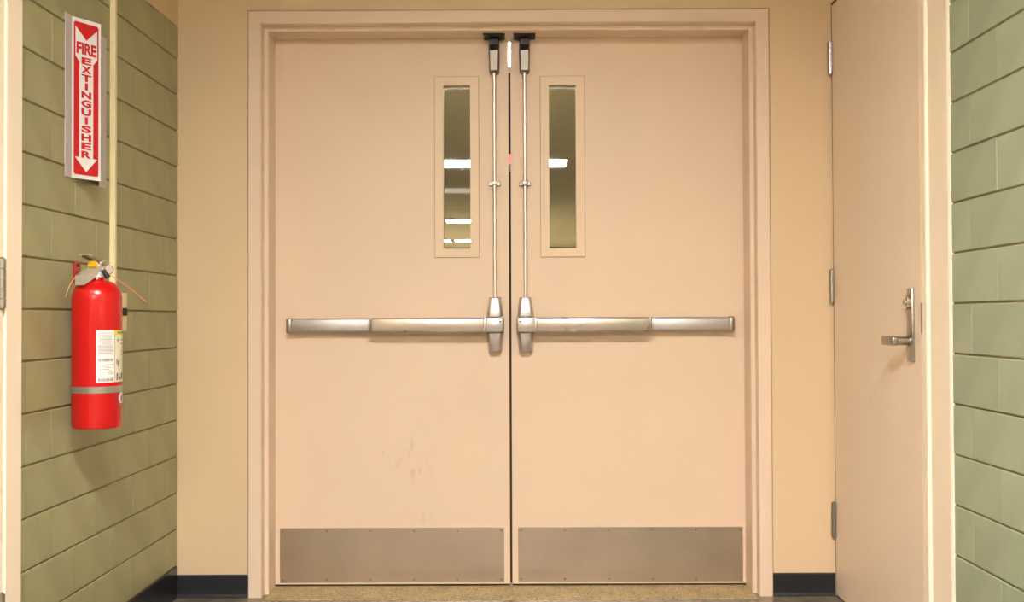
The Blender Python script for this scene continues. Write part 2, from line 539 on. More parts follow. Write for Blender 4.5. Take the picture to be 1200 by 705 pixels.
# vinyl cove base on the end wall
for nm, x0, x1, lab in (('baseboard_back', XL, XD - 0.957, 'black vinyl base on the end wall left of the double doors'),
                        ('baseboard_back_right', XD + 0.957, XR - 0.005, 'black vinyl base on the end wall right of the double doors')):
    bm = bmesh.new()
    prof = [(0.0, FZ), (-0.012, FZ), (-0.0085, FZ + 0.004), (-0.006, FZ + 0.012), (-0.005, 0.04), (-0.005, 0.090), (-0.003, 0.094), (0.0, 0.094)]
    prism(bm, prof, lambda a, b: (x0, a, b), lambda a, b: (x1, a, b))
    tag(obj(nm, bm, M['vinyl']), lab, 'baseboard', kind='structure')

# ------------------------------------------------------------------ steel frame of the double doors (trim_1)
HO = 0.9555     # outer half width
HF = 0.907      # inner edge of the casing face
HS = 0.8905     # edge of the stop
ZO, ZF, ZS = 2.157, 2.111, 2.0925
PR = -0.010     # casing stands proud of the wall
YS = 0.036      # stop face
prof = [(HO, 0.0), (HO, PR + 0.003), (HO - 0.003, PR), (HF + 0.003, PR), (HF, PR + 0.003), (HF, YS), (HS + 0.003, YS), (HS, YS + 0.003), (HS, YD - 0.003), (HF, YD - 0.003), (HF, BACK), (HO, BACK)]
zof = {HO: ZO, HF: ZF, HS: ZS}
def ztop_for(h):
    # head profile mirrors the jamb profile
    return ZS + (h - HS) * ((ZO - ZS) / (HO - HS))
frame = empty('trim_1', (XD, 0, 0))
tag(frame, 'cream steel frame around the double doors', 'door frame', kind='structure')
for s in (-1, 1):
    bm = bmesh.new()
    A = [bm.verts.new((s * h, y, 0.0)) for h, y in prof]
    B = [bm.verts.new((s * h, y, ztop_for(h))) for h, y in prof]
    n = len(prof)
    for i in range(n):
        j = (i + 1) % n
        bm.faces.new((A[i], A[j], B[j], B[i]))
    bm.faces.new(A)
    obj('jamb', bm, M['frame_paint'], frame)
bm = bmesh.new()
A = [bm.verts.new((-h, y, ztop_for(h))) for h, y in prof]
B = [bm.verts.new((h, y, ztop_for(h))) for h, y in prof]
for i in range(len(prof)):
    j = (i + 1) % len(prof)
    bm.faces.new((A[i], A[j], B[j], B[i]))
obj('head', bm, M['frame_paint'], frame)
# thin dark caulk line round the casing
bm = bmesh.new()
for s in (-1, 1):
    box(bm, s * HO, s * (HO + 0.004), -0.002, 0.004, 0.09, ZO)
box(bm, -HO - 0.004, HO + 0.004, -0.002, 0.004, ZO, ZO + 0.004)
obj('caulk_line', bm, paint('dark_caulk', (0.42, 0.29, 0.18), 0.7), frame)
# black strikes under the head
for u in (-0.0575, 0.0575):
    bm = nbox(SEAM - XD + u - 0.041, SEAM - XD + u + 0.041, 0.075, YD - 0.001, ZS - 0.007, ZS + 0.001, 0.002, 1)
    obj('strike', bm, M['black'], frame)

# sill
sl = obj('sill', nbox(XD - HS, XD + HS, -0.045, BACK + 0.02, -0.02, FZ + 0.0025, 0.001, 1), M['sill'])
tag(sl, 'speckled tan terrazzo sill under the double doors', 'door sill', kind='structure')

# ------------------------------------------------------------------ the two leaves
def leaf(nm, s, mat, lab):
    """s = -1 left leaf, +1 right leaf; u is the distance from the seam"""
    root = empty(nm, (SEAM, YD, 0))
    tag(root, lab, 'door', kind='structure')
    def X(u): return s * u
    def bx(u0, u1, y0, y1, z0, z1, bev=0.0, seg=2):
        a, b = sorted((X(u0), X(u1)))
        return nbox(a, b, y0, y1, z0, z1, bev, seg)
    ZB, ZT = 0.0205, 2.104
    WIDE = 0.905 if s > 0 else 0.905
    hx = sorted((X(0.1500), X(0.2525)))
    ox = sorted((X(0.0043), X(WIDE)))
    obj('leaf', slab_with_hole(ox[0], ox[1], ZB, ZT, hx[0], hx[1], 1.290, 1.913, 0.0, 0.045), mat, root)
    # bottom seal
    obj('bottom_seal', bx(0.006, WIDE - 0.004, 0.002, 0.043, 0.0138, ZB), M['rubber'], root)
    # vision lite: flat frame + pane
    fx = sorted((X(0.1185), X(0.2845)))
    vf = obj('window_frame', slab_with_hole(fx[0], fx[1], 1.258, 1.945, hx[0], hx[1], 1.290, 1.913, -0.0045, 0.006), M['lite'], root)
    obj('window_frame', slab_with_hole(fx[0], fx[1], 1.258, 1.945, hx[0], hx[1], 1.290, 1.913, 0.041, 0.050), M['lite'], root)
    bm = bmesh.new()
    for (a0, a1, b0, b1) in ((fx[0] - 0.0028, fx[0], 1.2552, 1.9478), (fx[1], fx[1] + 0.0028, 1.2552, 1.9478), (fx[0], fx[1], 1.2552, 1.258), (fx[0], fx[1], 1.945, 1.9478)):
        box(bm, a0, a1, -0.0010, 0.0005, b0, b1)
    obj('frame_joint', bm, M['joint'], vf)  # thin darker line along the outer edge of the window frame
    obj('glass_pane', nbox(hx[0] - 0.004, hx[1] + 0.004, 0.019, 0.025, 1.286, 1.917), M['glass'], vf)
    # kick plate with twelve screws
    ZK0, ZK1 = 0.0265, 0.2325
    kp = obj('kick_plate', bx(0.0265, 0.8770, -0.0016, 0.0, ZK0, ZK1, 0.0006, 1), M['steel'], root)
    smesh = None
    for i in range(6):
        for z in (ZK0 + 0.011, ZK1 - 0.011):
            u = 0.0375 + i * (0.866 - 0.0375) / 5
            if smesh is None:
                sb = bmesh.new()
                lathe(sb, [(0.0, -0.0022), (0.0022, -0.0022), (0.0042, -0.0006), (0.0042, 0.0006)], 10)
                bmesh.ops.rotate(sb, cent=(0, 0, 0), matrix=Matrix.Rotation(-PI / 2, 3, 'X'), verts=sb.verts)
                so = obj('screw', sb, M['darkmetal'], kp, True)
                smesh = so.data
            else:
                so = bpy.data.objects.new('screw', smesh)
                COL.objects.link(so); so.parent = kp
            so.location = (X(u), -0.0016, z)
    # brush seal in the meeting edge (left leaf only), with a worn-out gap
    if s < 0:
        for za, zb in ((0.02, 1.585), (1.655, 1.965)):
            obj('meeting_seal', bx(-0.0043, 0.0043, 0.020, 0.034, za, zb), M['seal'], root)
    # ---- exit device
    zc = 1.0005
    # back channel the bar runs on
    dev = obj('exit_bar', bx(0.075, 0.838, -0.048, 0.0, zc - 0.0265, zc + 0.0265, 0.006, 3), M['housing'], root, True)
    obj('bar_cover', bx(0.528, 0.822, -0.0535, -0.040, zc - 0.0215, zc + 0.0215, 0.003, 2), M['housing'], dev, True)
    obj('push_pad', bx(0.0915, 0.5215, -0.086, -0.030, zc - 0.0275, zc + 0.0275, 0.007, 3), M['pad'], dev, True)
    obj('pad_end_trim', bx(0.5165, 0.5290, -0.078, -0.020, zc - 0.0270, zc + 0.0270, 0.004, 2), M['darkmetal'], dev, True)
    obj('end_cap', bx(0.819, 0.8425, -0.056, 0.0, zc - 0.0285, zc + 0.0285, 0.008, 3), M['latchgrey'], dev, True)
    obj('bar_collar', bx(0.0880, 0.1020, -0.088, -0.020, zc - 0.0280, zc + 0.0280, 0.005, 2), M['satin'], dev, True)
    # head case: upper and lower tapering shells with the bar's nose between
    cu = 0.0575
    def shell(z_lo, z_hi, w_lo, w_hi, d_lo, d_hi):
        bm = bmesh.new()
        ring = []
        for z, w, d in ((z_lo, w_lo, d_lo), (z_hi, w_hi, d_hi)):
            ring.append([bm.verts.new((X(cu) + a * w, y, z)) for a, y in ((-1.0, 0.0), (-1.0, -d * 0.45), (-0.68, -d), (0.68, -d), (1.0, -d * 0.45), (1.0, 0.0))])
        a, b = ring
        for i in range(6):
            j = (i + 1) % 6
            bm.faces.new((a[i], a[j], b[j], b[i]))
        bm.faces.new(a); bm.faces.new(b)
        bmesh.ops.recalc_face_normals(bm, faces=bm.faces)
        es = [e for e in bm.edges if all(v.co.y < -0.005 for v in e.verts)]
        bmesh.ops.bevel(bm, geom=es, offset=0.004, segments=2, profile=0.5, affect='EDGES')
        return bm
    obj('head_case', shell(zc + 0.0290, 1.1045, 0.0325, 0.0225, 0.062, 0.050), M['satin'], dev, True)
    obj('head_case', shell(0.9010, zc - 0.0290, 0.0255, 0.0325, 0.048, 0.062), M['satin'], dev, True)
    obj('case_back', bx(cu - 0.0335, cu + 0.0335, -0.040, 0.0, zc - 0.034, zc + 0.034, 0.004, 2), M['darkmetal'], dev, True)
    nose = obj('bar_nose', bx(cu - 0.0305, 0.0915, -0.090, -0.010, zc - 0.0275, zc + 0.0275, 0.005, 2), M['satin'], dev, True)
    bm = bmesh.new()
    cyl(bm, (X(cu - 0.020), -0.0905, zc + 0.012), (X(cu - 0.020), -0.0865, zc + 0.012), 0.0032, seg=14)
    obj('dogging_key_hole', bm, M['black'], dev)
    # ---- vertical rod, guide, top latch
    bm = bmesh.new()
    cyl(bm, (X(cu), -0.024, 1.098), (X(cu), -0.024, 1.965), 0.0066, seg=20)
    rod = obj('vertical_rod', bm, M['rod'], root, True)
    bm = nbox(X(cu) - 0.022, X(cu) + 0.022, -0.012, 0.0, 1.527, 1.543, 0.002, 1)
    box(bm, X(cu) - 0.0115, X(cu) + 0.0115, -0.034, -0.006, 1.5255, 1.5445, 0.003, 2)
    obj('rod_guide', bm, M['darkmetal'], rod, True)
    # latch cover: sloping shoulder on top, tapering down
    bm = bmesh.new()
    secs = [(1.955, 0.0155, 0.032), (1.962, 0.0185, 0.040), (2.036, 0.0205, 0.046), (2.061, 0.0205, 0.026)]
    rings = []
    for z, wv, d in secs:
        rings.append([bm.verts.new((X(cu) + a * wv, y, z)) for a, y in ((-1, 0.0), (-1, -d * 0.75), (-0.72, -d), (0.72, -d), (1, -d * 0.75), (1, 0.0))])
    for a, b in zip(rings, rings[1:]):
        for i in range(6):
            j = (i + 1) % 6
            bm.faces.new((a[i], a[j], b[j], b[i]))
    bm.faces.new(rings[0]); bm.faces.new(rings[-1])
    lt = obj('top_latch', bm, M['latch'], root)
    obj('latch_bolt', nbox(X(cu) - 0.019, X(cu) + 0.019, -0.034, 0.0, 2.058, 2.086, 0.003, 1), M['black'], lt)
    return root

leaf('door_1', -1, M['door_l'], 'left cream leaf of the double doors with scuffs above its kick plate')
leaf('door_2', 1, M['door_r'], 'right cream leaf of the double doors, nearer the lever-handled side door')

# ------------------------------------------------------------------ side door on the right (door_3) and its frame
def butt_hinge(parent, x, y, zlo, zhi, mat, sx, leafdir):
    """barrel of five knuckles with two plates; sx = direction out of the wall"""
    r = 0.0092
    bm = bmesh.new()
    n = 5
    for i in range(n):
        a = zlo + (zhi - zlo) * i / n + 0.0006
        b = zlo + (zhi - zlo) * (i + 1) / n - 0.0006
        cyl(bm, (x, y, a), (x, y, b), r, seg=14)
    cyl(bm, (x, y, zhi), (x, y, zhi + 0.004), r * 0.85, r * 0.4, seg=14)
    cyl(bm, (x, y, zlo - 0.004), (x, y, zlo), r * 0.4, r * 0.85, seg=14)
    h = obj('hinge', bm, mat, parent, True)
    a, b = sorted((y, y + leafdir * 0.016))
    xs = sorted((x - sx * 0.004, x - sx * 0.001))
    obj('hinge_plate', nbox(xs[0], xs[1], a, b, zlo, zhi, 0.0006, 1), mat, h)
    return h

RLEAF0, RLEAF1 = -0.842, -0.013      # latch edge, hinge edge
d3 = empty('door_3', (XR, 0, 0))
tag(d3, 'cream side door with steel lever handle on the right', 'door', kind='structure')
obj('leaf', nbox(-0.004, 0.040, RLEAF0, RLEAF1, 0.017, 2.165, 0.0015, 1), M['side_door'], d3)
for zlo, zhi in ((1.912, 2.030), (1.076, 1.196), (0.228, 0.350)):
    butt_hinge(d3, -0.011, -0.014, zlo, zhi, M['satin'] if zlo > 1.5 else M['latchgrey'], -1, -1)
obj('hinge_gap_shade', nbox(-0.0012, 0.012, -0.0125, -0.0005, 0.02, 2.160), M['seal'], d3)  # dark strip standing in for the shade in the hinge gap
# lever set
yp = -0.772
zp = CAM_Z - 0.028
plate = obj('lock_plate', nbox(-0.013, -0.004, yp - 0.021, yp + 0.021, zp - 0.108, zp + 0.108, 0.004, 2), M['latchgrey'], d3, True)
bm = bmesh.new()
cyl(bm, (-0.008, yp + 0.004, zp + 0.066), (-0.024, yp + 0.004, zp + 0.066), 0.0225, 0.0205, seg=28)
cyl(bm, (-0.024, yp + 0.004, zp + 0.066), (-0.027, yp + 0.004, zp + 0.066), 0.0130, 0.0125, seg=24)
lc = obj('lock_cylinder', bm, M['chrome'], plate, True)
obj('keyway', nbox(-0.0276, -0.0268, yp + 0.0025, yp + 0.0055, zp + 0.060, zp + 0.072), M['black'], plate)
bm = bmesh.new()
zl = zp - 0.047
cyl(bm, (-0.008, yp, zl), (-0.016, yp, zl), 0.0185, 0.0165, seg=28)
cyl(bm, (-0.012, yp, zl), (-0.050, yp, zl), 0.0125, 0.0125, seg=20)
box(bm, -0.068, -0.046, yp - 0.011, yp + 0.085, zl - 0.0135, zl + 0.0135, 0.006, 3)
obj('lever', bm, M['latchgrey'], plate, True)

# frame of that door: hinge jamb hidden by the end wall, strike jamb with a stop bead, and a wide flat trim board
t2 = empty('trim_2', (XR, 0, 0))
tag(t2, 'cream frame and trim board of the right side door', 'door frame', kind='structure')
ZH = 2.175
def yprism(pts, z0, z1, mat, nm, parent):
    bm = bmesh.new()
    prism(bm, pts, lambda a, b: (a, b, z0), lambda a, b: (a, b, z1))
    return obj(nm, bm, mat, parent)
yprism([(0.06, -0.8455), (-0.003, -0.8455), (-0.006, -0.8485), (-0.006, -0.866), (-0.003, -0.869), (0.003, -0.871), (0.003, -0.876), (-0.003, -0.878),
        (-0.010, -0.881), (-0.012, -0.884), (-0.012, -0.899), (-0.009, -0.903), (0.002, -0.905), (0.06, -0.905)], 0.0, ZH + 0.05, M['side_paint'], 'strike_jamb', t2)
yprism([(0.06, -0.905), (0.000, -0.905), (-0.004, -0.908), (-0.004, -1.036), (-0.002, -1.040), (0.06, -1.040)], 0.0, ZH + 0.05, M['side_paint'], 'trim_board', t2)
yprism([(0.02, -1.040), (-0.003, -1.040), (-0.0045, -1.044), (-0.002, -1.049), (0.02, -1.049)], 0.0, ZH + 0.05, M['caulk'], 'caulk_bead', t2)
obj('top_gap_shade', nbox(-0.001, 0.012, -0.842, -0.001, 2.1655, ZH), M['seal'], t2)  # gap over the leaf, its shade painted as a dark strip
obj('head', nbox(-0.006, 0.06, -0.8455, -0.001, ZH, ZH + 0.05, 0.002, 1), M['side_paint'], t2)
obj('strike_plate', nbox(-0.0075, -0.0045, -0.853, -0.847, CAM_Z - 0.052, CAM_Z + 0.036), M['darkmetal'], t2)
obj('trim_fill', nbox(-0.003, 0.06, -1.049, -0.001, ZH + 0.05, HCEIL - 0.002), M['wall_paint'], t2)

# ------------------------------------------------------------------ side door on the left (door_4), nearest the camera
t3 = empty('trim_3', (XL, 0, 0))
tag(t3, 'pale cream door frame at the left edge', 'door frame', kind='structure')
def lprof(y_in, y_out):
    """frame face between the leaf and the blocks"""
    d = 1 if y_out > y_in else -1
    return [(-0.06, y_in), (0.015, y_in), (0.018, y_in + d * 0.003), (0.018, y_out - d * 0.003), (0.015, y_out), (-0.06, y_out)]
yprism(lprof(-1.347, LF1 - 0.0005), 0.0, 2.21, M['side_paint'], 'jamb', t3)
yprism(lprof(-2.238, LF0 + 0.0005), 0.0, 2.21, M['side_paint'], 'jamb', t3)
obj('head', nbox(-0.06, 0.018, -2.238, -1.347, 2.15, 2.21, 0.002, 1), M['side_paint'], t3)
d4 = empty('door_4', (XL, 0, 0))
tag(d4, 'pale cream side door hinged at the left edge', 'door', kind='structure')
obj('leaf', nbox(-0.030, 0.014, -2.2345, -1.3505, 0.017, 2.147, 0.0015, 1), M['side_paint'], d4)
for zlo, zhi in ((1.912, 2.030), (1.055, 1.173), (0.262, 0.380)):
    butt_hinge(d4, 0.018, -1.366, zlo, zhi, M['latchgrey'], 1, -1)

# ------------------------------------------------------------------ cable raceway and switch box on the left wall
rc = empty('cable_raceway', (XL, -0.640, 0))
tag(rc, 'cream vertical cable raceway on the green wall above the switch box', 'raceway')
bm = bmesh.new()
prism(bm, [(0.0, -0.011), (0.010, -0.011), (0.014, -0.0075), (0.014, 0.0075), (0.010, 0.011), (0.0, 0.011)],
      lambda a, b: (a, b, 1.108), lambda a, b: (a, b, HCEIL))
obj('channel', bm, M['raceway'], rc, False)
obj('base_strip', nbox(0.0, 0.004, -0.0135, 0.0135, 1.108, HCEIL), M['raceway'], rc)
sb = empty('switch_box', (XL, -0.661, 0.0))
tag(sb, 'small cream surface box with black switch behind the extinguisher', 'switch box')
obj('box_body', nbox(0.0, 0.040, -0.034, 0.034, 0.992, 1.107, 0.003, 2), M['raceway'], sb, True)
cv = obj('cover_plate', nbox(0.040, 0.044, -0.035, 0.035, 0.991, 1.108, 0.002, 2), M['raceway'], sb, True)
obj('switch_toggle', nbox(0.044, 0.056, -0.008, 0.008, 1.038, 1.062, 0.002, 1), M['black'], cv)

# ------------------------------------------------------------------ V-shaped sign
SY = [-0.978, -0.936, -0.850, -0.745, -0.688]     # near flange, near foot, ridge, far foot, far flange
SZ0, SZ1 = 1.423, 1.875
RP = 0.047
sign = empty('fire_extinguisher_sign', (XL, 0, 0))
tag(sign, 'projecting red and white arrow sign above the fire extinguisher', 'sign')
def strip(y0, x0, y1, x1, nm, mat, th=0.002):
    d = Vector((x1 - x0, y1 - y0)).normalized()
    nx, ny = -d.y, d.x
    if nx < 0: nx, ny = -nx, -ny
    bm = bmesh.new()
    pts = [(x0, y0), (x1, y1), (x1 + nx * th, y1 + ny * th), (x0 + nx * th, y0 + ny * th)]
    prism(bm, pts, lambda a, b: (a, b, SZ0), lambda a, b: (a, b, SZ1))
    return obj(nm, bm, mat, sign)
strip(SY[0], 0.0005, SY[1], 0.0005, 'flange', M['signgrey'])
near = strip(SY[1], 0.0005, SY[2], RP, 'near_face', M['signwhite'])
far = strip(SY[2], RP, SY[3], 0.0005, 'far_face', M['signwhite'])
strip(SY[3], 0.0005, SY[4], 0.0005, 'flange', M['signgrey'])

def text_mesh(txt, offset=0.0):
    cu = bpy.data.curves.new('lettering', 'FONT')
    cu.body = txt
    cu.size = 1.0
    cu.offset = offset
    cu.fill_mode = 'FRONT'
    to = bpy.data.objects.new('lettering_tmp', cu)
    COL.objects.link(to)
    dg = bpy.context.evaluated_depsgraph_get()
    me = bpy.data.meshes.new_from_object(to.evaluated_get(dg))
    bpy.data.objects.remove(to)
    bpy.data.curves.remove(cu)
    vs = [v.co.copy() for v in me.vertices]
    fs = [tuple(p.vertices) for p in me.polygons]
    bpy.data.meshes.remove(me)
    xs = [v.x for v in vs]; ys = [v.y for v in vs]
    x0, x1, y0, y1 = min(xs), max(xs), min(ys), max(ys)
    return [((v.x - x0) / (x1 - x0), (v.y - y0) / (y1 - y0)) for v in vs], fs, (x1 - x0) / (y1 - y0)

def sign_face(parent, p_base, p_ridge, flip):
    """print on one face; u runs 0..1 from the left of the red field to its right, v from top to bottom"""
    b, r = Vector(p_base), Vector(p_ridge)
    d = (r - b)
    L = d.length
    d.normalize()
    n = Vector((d.y, -d.x))
    if n.x < 0: n = -n
    u0, u1 = 0.07 * L, 0.93 * L
    z1, z0 = SZ1 - 0.011, SZ0 + 0.011
    def P(u, v, h):
        uu = (1 - u) if flip else u
        q = b + d * (u0 + (u1 - u0) * uu) + n * (0.002 + h)
        return Vector((q.x, q.y, z1 + (z0 - z1) * v))
    def patch(outline, h, nm, mat):
        bm = bmesh.new()
        vs = [bm.verts.new(P(u, v, h)) for u, v in outline]
        f = bm.faces.new(vs)
        bmesh.ops.triangulate(bm, faces=[f])
        o = obj(nm, bm, mat, parent)
        # make faces look out of the sign
        me = o.data
        nn = Vector((n.x, n.y, 0))
        if me.polygons and me.polygons[0].normal.dot(nn) < 0:
            me.flip_normals()
        return o
    c = 0.05
    patch([(c, 0), (1 - c, 0), (1, 0.012), (1, 0.988), (1 - c, 1), (c, 1), (0, 0.988), (0, 0.012)], 0.0003, 'red_field', M['redflat'])
    bm = bmesh.new()
    for outl in ([(0.06, 0.030), (0.50, 0.112), (0.50, 0.262), (0.22, 0.262), (0.06, 0.225)], [(0.94, 0.030), (0.50, 0.112), (0.50, 0.262), (0.78, 0.262), (0.94, 0.225)],
                 [(0.22, 0.262), (0.50, 0.262), (0.50, 0.885), (0.22, 0.885)], [(0.78, 0.262), (0.50, 0.262), (0.50, 0.885), (0.78, 0.885)],
                 [(0.05, 0.885), (0.22, 0.885), (0.50, 0.885), (0.50, 0.978)], [(0.95, 0.885), (0.78, 0.885), (0.50, 0.885), (0.50, 0.978)]):
        bm.faces.new([bm.verts.new(P(u, v, 0.0006)) for u, v in outl])
    bmesh.ops.remove_doubles(bm, verts=bm.verts, dist=1e-5)
    o = obj('white_arrow', bm, M['signwhite'], parent)
    nn = Vector((n.x, n.y, 0))
    for p in o.data.polygons:
        if p.normal.dot(nn) < 0: p.flip()
    def letters(items, nm):
        bm = bmesh.new()
        for txt, ua, ub, va, vb, off in items:
            vs, fs, _ = text_mesh(txt, off)
            bv = [bm.verts.new(P(ua + (ub - ua) * x, vb + (va - vb) * y, 0.0009)) for x, y in vs]
            for f in fs:
                try: bm.faces.new([bv[i] for i in f])
                except ValueError: pass
        o = obj(nm, bm, M['redflat'], parent)
        me = o.data
        nn = Vector((n.x, n.y, 0))
        for p in me.polygons:
            if p.normal.dot(nn) < 0: p.flip()
    letters([('FIRE', 0.10, 0.90, 0.130, 0.208, 0.045)], 'lettering')
    word = 'EXTINGUISHER'
    items = []
    v0, v1 = 0.222, 0.893
    for i, ch in enumerate(word):
        a = v0 + (v1 - v0) * i / len(word)
        h = (v1 - v0) / len(word)
        wv = 0.12 if ch == 'I' else 0.40
        items.append((ch, 0.5 - wv / 2, 0.5 + wv / 2, a + 0.003, a + h - 0.006, 0.045))
    letters(items, 'lettering')
sign_face(near, (0.0005, SY[1]), (RP, SY[2]), False)
sign_face(far, (0.0005, SY[3]), (RP, SY[2]), True)

# ------------------------------------------------------------------ fire extinguisher
EX, EY, EZ = -1.152, -0.965, 0.7310
ER = 0.0658
ext = empty('fire_extinguisher', (EX, EY, EZ))
tag(ext, 'red fire extinguisher with white label hanging on the green wall', 'fire extinguisher')
dcam = Vector((0 - EX, -3.875 - EY, 0)).normalized()        # direction the label side is turned to
drt = Vector((-dcam.y, dcam.x, 0))
BH = 0.403
prof = [(0.0, 0.004), (ER - 0.012, 0.004), (ER - 0.006, 0.0), (ER - 0.002, 0.002), (ER, 0.008), (ER, BH - 0.050)]
for i in range(1, 9):
    a = i / 8 * PI / 2
    prof.append((0.020 + (ER - 0.020) * math.cos(a) ** 0.85, BH - 0.050 + 0.050 * math.sin(a)))
prof += [(0.0185, BH + 0.002), (0.0175, BH + 0.016), (0.0, BH + 0.016)]
body = obj('cylinder_body', lathe(bmesh.new(), prof, 64), M['red'], ext, True)

def wrap(phi, z, h=0.0006, rad=ER):
    q = (dcam * math.cos(phi) + drt * math.sin(phi)) * (rad + h)
    return Vector((q.x, q.y, z + 0.005 - EZ))
def wrap_patch(bm, p0, p1, z0, z1, h, n=None):
    n = n or max(2, int(abs(p1 - p0) / 0.06))
    A = [bm.verts.new(wrap(p0 + (p1 - p0) * i / n, z0, h)) for i in range(n + 1)]
    B = [bm.verts.new(wrap(p0 + (p1 - p0) * i / n, z1, h)) for i in range(n + 1)]
    for i in range(n):
        bm.faces.new((A[i], A[i + 1], B[i + 1], B[i]))
def wrap_obj(nm, rects, mat, h, parent):
    bm = bmesh.new()
    for r in rects: wrap_patch(bm, *r, h)
    o = obj(nm, bm, mat, parent, True)
    for p in o.data.polygons:
        c = p.center
        if p.normal.dot(Vector((c.x, c.y, 0))) < 0: p.flip()
    return o
L1 = wrap_obj('white_label', [(-0.03, 0.74, 0.852, 0.993)], M['labelwhite'], 0.0006, ext)
rows = []
z = 0.984
random.seed(3)
reds, greys, darks = [], [], []
reds += [(0.06, 0.60, 0.9845, 0.9860), (0.10, 0.62, 0.9795, 0.9808), (0.16, 0.56, 0.9570, 0.9592)]
for zz in (0.974, 0.971, 0.968, 0.965, 0.962):
    greys.append((0.05 + random.uniform(0, 0.12), 0.70 - random.uniform(0, 0.2), zz, zz + 0.0012))
for i in range(9):
    zz = 0.953 - i * 0.0031
    greys.append((0.04, 0.72 - random.uniform(0, 0.12), zz, zz + 0.0013))
for i in range(7):
    zz = 0.899 - i * 0.0041
    a = 0.10 + random.uniform(0, 0.35)
    greys.append((a, min(0.70, a + random.uniform(0.2, 0.4)), zz, zz + 0.0013))
darks += [(0.05 + i * 0.028, 0.05 + i * 0.028 + random.choice((0.012, 0.02)), 0.9085, 0.9165) for i in range(23)]
darks += [(0.05 + i * 0.028, 0.05 + i * 0.028 + random.choice((0.012, 0.02)), 0.8550, 0.8635) for i in range(23)]
tag(wrap_obj('label_print', greys, M['inkpale'], 0.0009, L1), kind='stuff')
tag(wrap_obj('label_print', reds, plain('pale_red_ink', (0.62, 0.25, 0.24), 0.6), 0.0009, L1), kind='stuff')
tag(wrap_obj('label_barcode', darks, M['ink'], 0.0009, L1), kind='stuff')
wrap_obj('label_edge', [(-0.045, -0.03, 0.852, 0.993)], M['blue'], 0.0005, L1)
L2 = wrap_obj('instruction_label', [(0.76, 1.75, 0.852, 0.980)], M['labelcream'], 0.0006, ext)
wrap_obj('label_header', [(0.76, 1.75, 0.980, 0.993)], M['labelyellow'], 0.0006, ext)
marks = [(0.86, 1.00, 0.964, 0.967), (0.92, 0.945, 0.958, 0.973), (1.10, 1.35, 0.966, 0.968), (1.10, 1.35, 0.955, 0.957), (0.84, 0.90, 0.900, 0.915), (0.92, 0.98, 0.893, 0.910),
         (1.02, 1.06, 0.900, 0.912), (0.84, 0.92, 0.856, 0.876), (0.95, 1.02, 0.860, 0.876), (1.04, 1.12, 0.856, 0.866), (1.15, 1.3, 0.858, 0.876), (1.15, 1.35, 0.925, 0.927), (1.2, 1.4, 0.935, 0.937)]
tag(wrap_obj('label_pictograms', marks, M['ink'], 0.0009, L2), kind='stuff')
wrap_obj('header_print', [(0.90, 1.02, 0.984, 0.989), (1.05, 1.2, 0.984, 0.989), (1.25, 1.5, 0.984, 0.989)], M['ink'], 0.0009, L2)
# strap round the body
bm = bmesh.new()
lathe(bm, [(ER - 0.001, 0.0), (ER + 0.0014, 0.0), (ER + 0.0014, 0.0175), (ER - 0.001, 0.0175)], 64, (0, 0, 0.8285 - EZ))
obj('strap', bm, M['band'], ext, True)
# round sticker
def disc(nm, phi0, zc, rad, h, mat, parent):
    bm = bmesh.new()
    c = bm.verts.new(wrap(phi0, zc, h))
    ring = [bm.verts.new(wrap(phi0 + rad * math.cos(a) / ER, zc + rad * math.sin(a), h)) for a in [2 * PI * i / 28 for i in range(28)]]
    for i in range(28): bm.faces.new((c, ring[i], ring[(i + 1) % 28]))
    o = obj(nm, bm, mat, parent, True)
    for p in o.data.polygons:
        if p.normal.dot(Vector((p.center.x, p.center.y, 0))) < 0: p.flip()
    return o
stk = disc('round_sticker', 1.22, 0.8075, 0.0175, 0.0006, M['blue'], ext)
disc('sticker_face', 1.22, 0.8075, 0.0160, 0.0008, M['labelwhite'], stk)
wrap_obj('sticker_figure', [(1.15, 1.32, 0.797, 0.812), (1.19, 1.27, 0.812, 0.818)], M['redflat'], 0.0011, stk)

# valve, handles, gauge, nozzle
ztop = BH + 0.012
hd = (Vector((-0.35, -0.94, 0))).normalized()                # handles point along the wall to the viewer
hs = Vector((-hd.y, hd.x, 0))
def hp(a, b, c): return hd * a + hs * b + Vector((0, 0, c))
bm = bmesh.new()
cyl(bm, (0, 0, BH + 0.010), (0, 0, BH + 0.024), 0.0200, 0.0185, seg=24)
cyl(bm, (0, 0, BH + 0.022), (0, 0, BH + 0.046), 0.0140, 0.0125, seg=20)
valve = obj('valve', bm, M['handlegrey'], ext, True)
def bar_along(path, halfw, th):
    bm = bmesh.new()
    pts = []
    for a, c in path: pts.append((a, c))
    low = [(a, c - th) for a, c in path]
    outl = pts + low[::-1]
    prism(bm, outl, lambda a, c: hp(a, -halfw, c), lambda a, c: hp(a, halfw, c))
    bmesh.ops.triangulate(bm, faces=[f for f in bm.faces if len(f.verts) > 4])
    return bm
obj('carry_handle', bar_along([(-0.018, BH + 0.040), (0.008, BH + 0.040), (0.034, BH + 0.024), (0.066, BH + 0.008)], 0.0150, 0.022), M['handlegrey'], ext)
obj('squeeze_lever', bar_along([(-0.022, BH + 0.040), (-0.010, BH + 0.048), (0.034, BH + 0.069), (0.046, BH + 0.070)], 0.0105, 0.0075), M['darkmetal'], ext)
obj('lever_tip', bar_along([(0.030, BH + 0.0690), (0.044, BH + 0.0720), (0.056, BH + 0.0705)], 0.0112, 0.0035), M['handlegrey'], ext)
obj('lever_post', bar_along([(-0.016, BH + 0.050), (0.004, BH + 0.050)], 0.0090, 0.014), M['darkmetal'], ext)
obj('safety_seal', bar_along([(0.012, BH + 0.050), (0.022, BH + 0.054)], 0.0125, 0.016), M['yellow'], ext)
bm = bmesh.new()
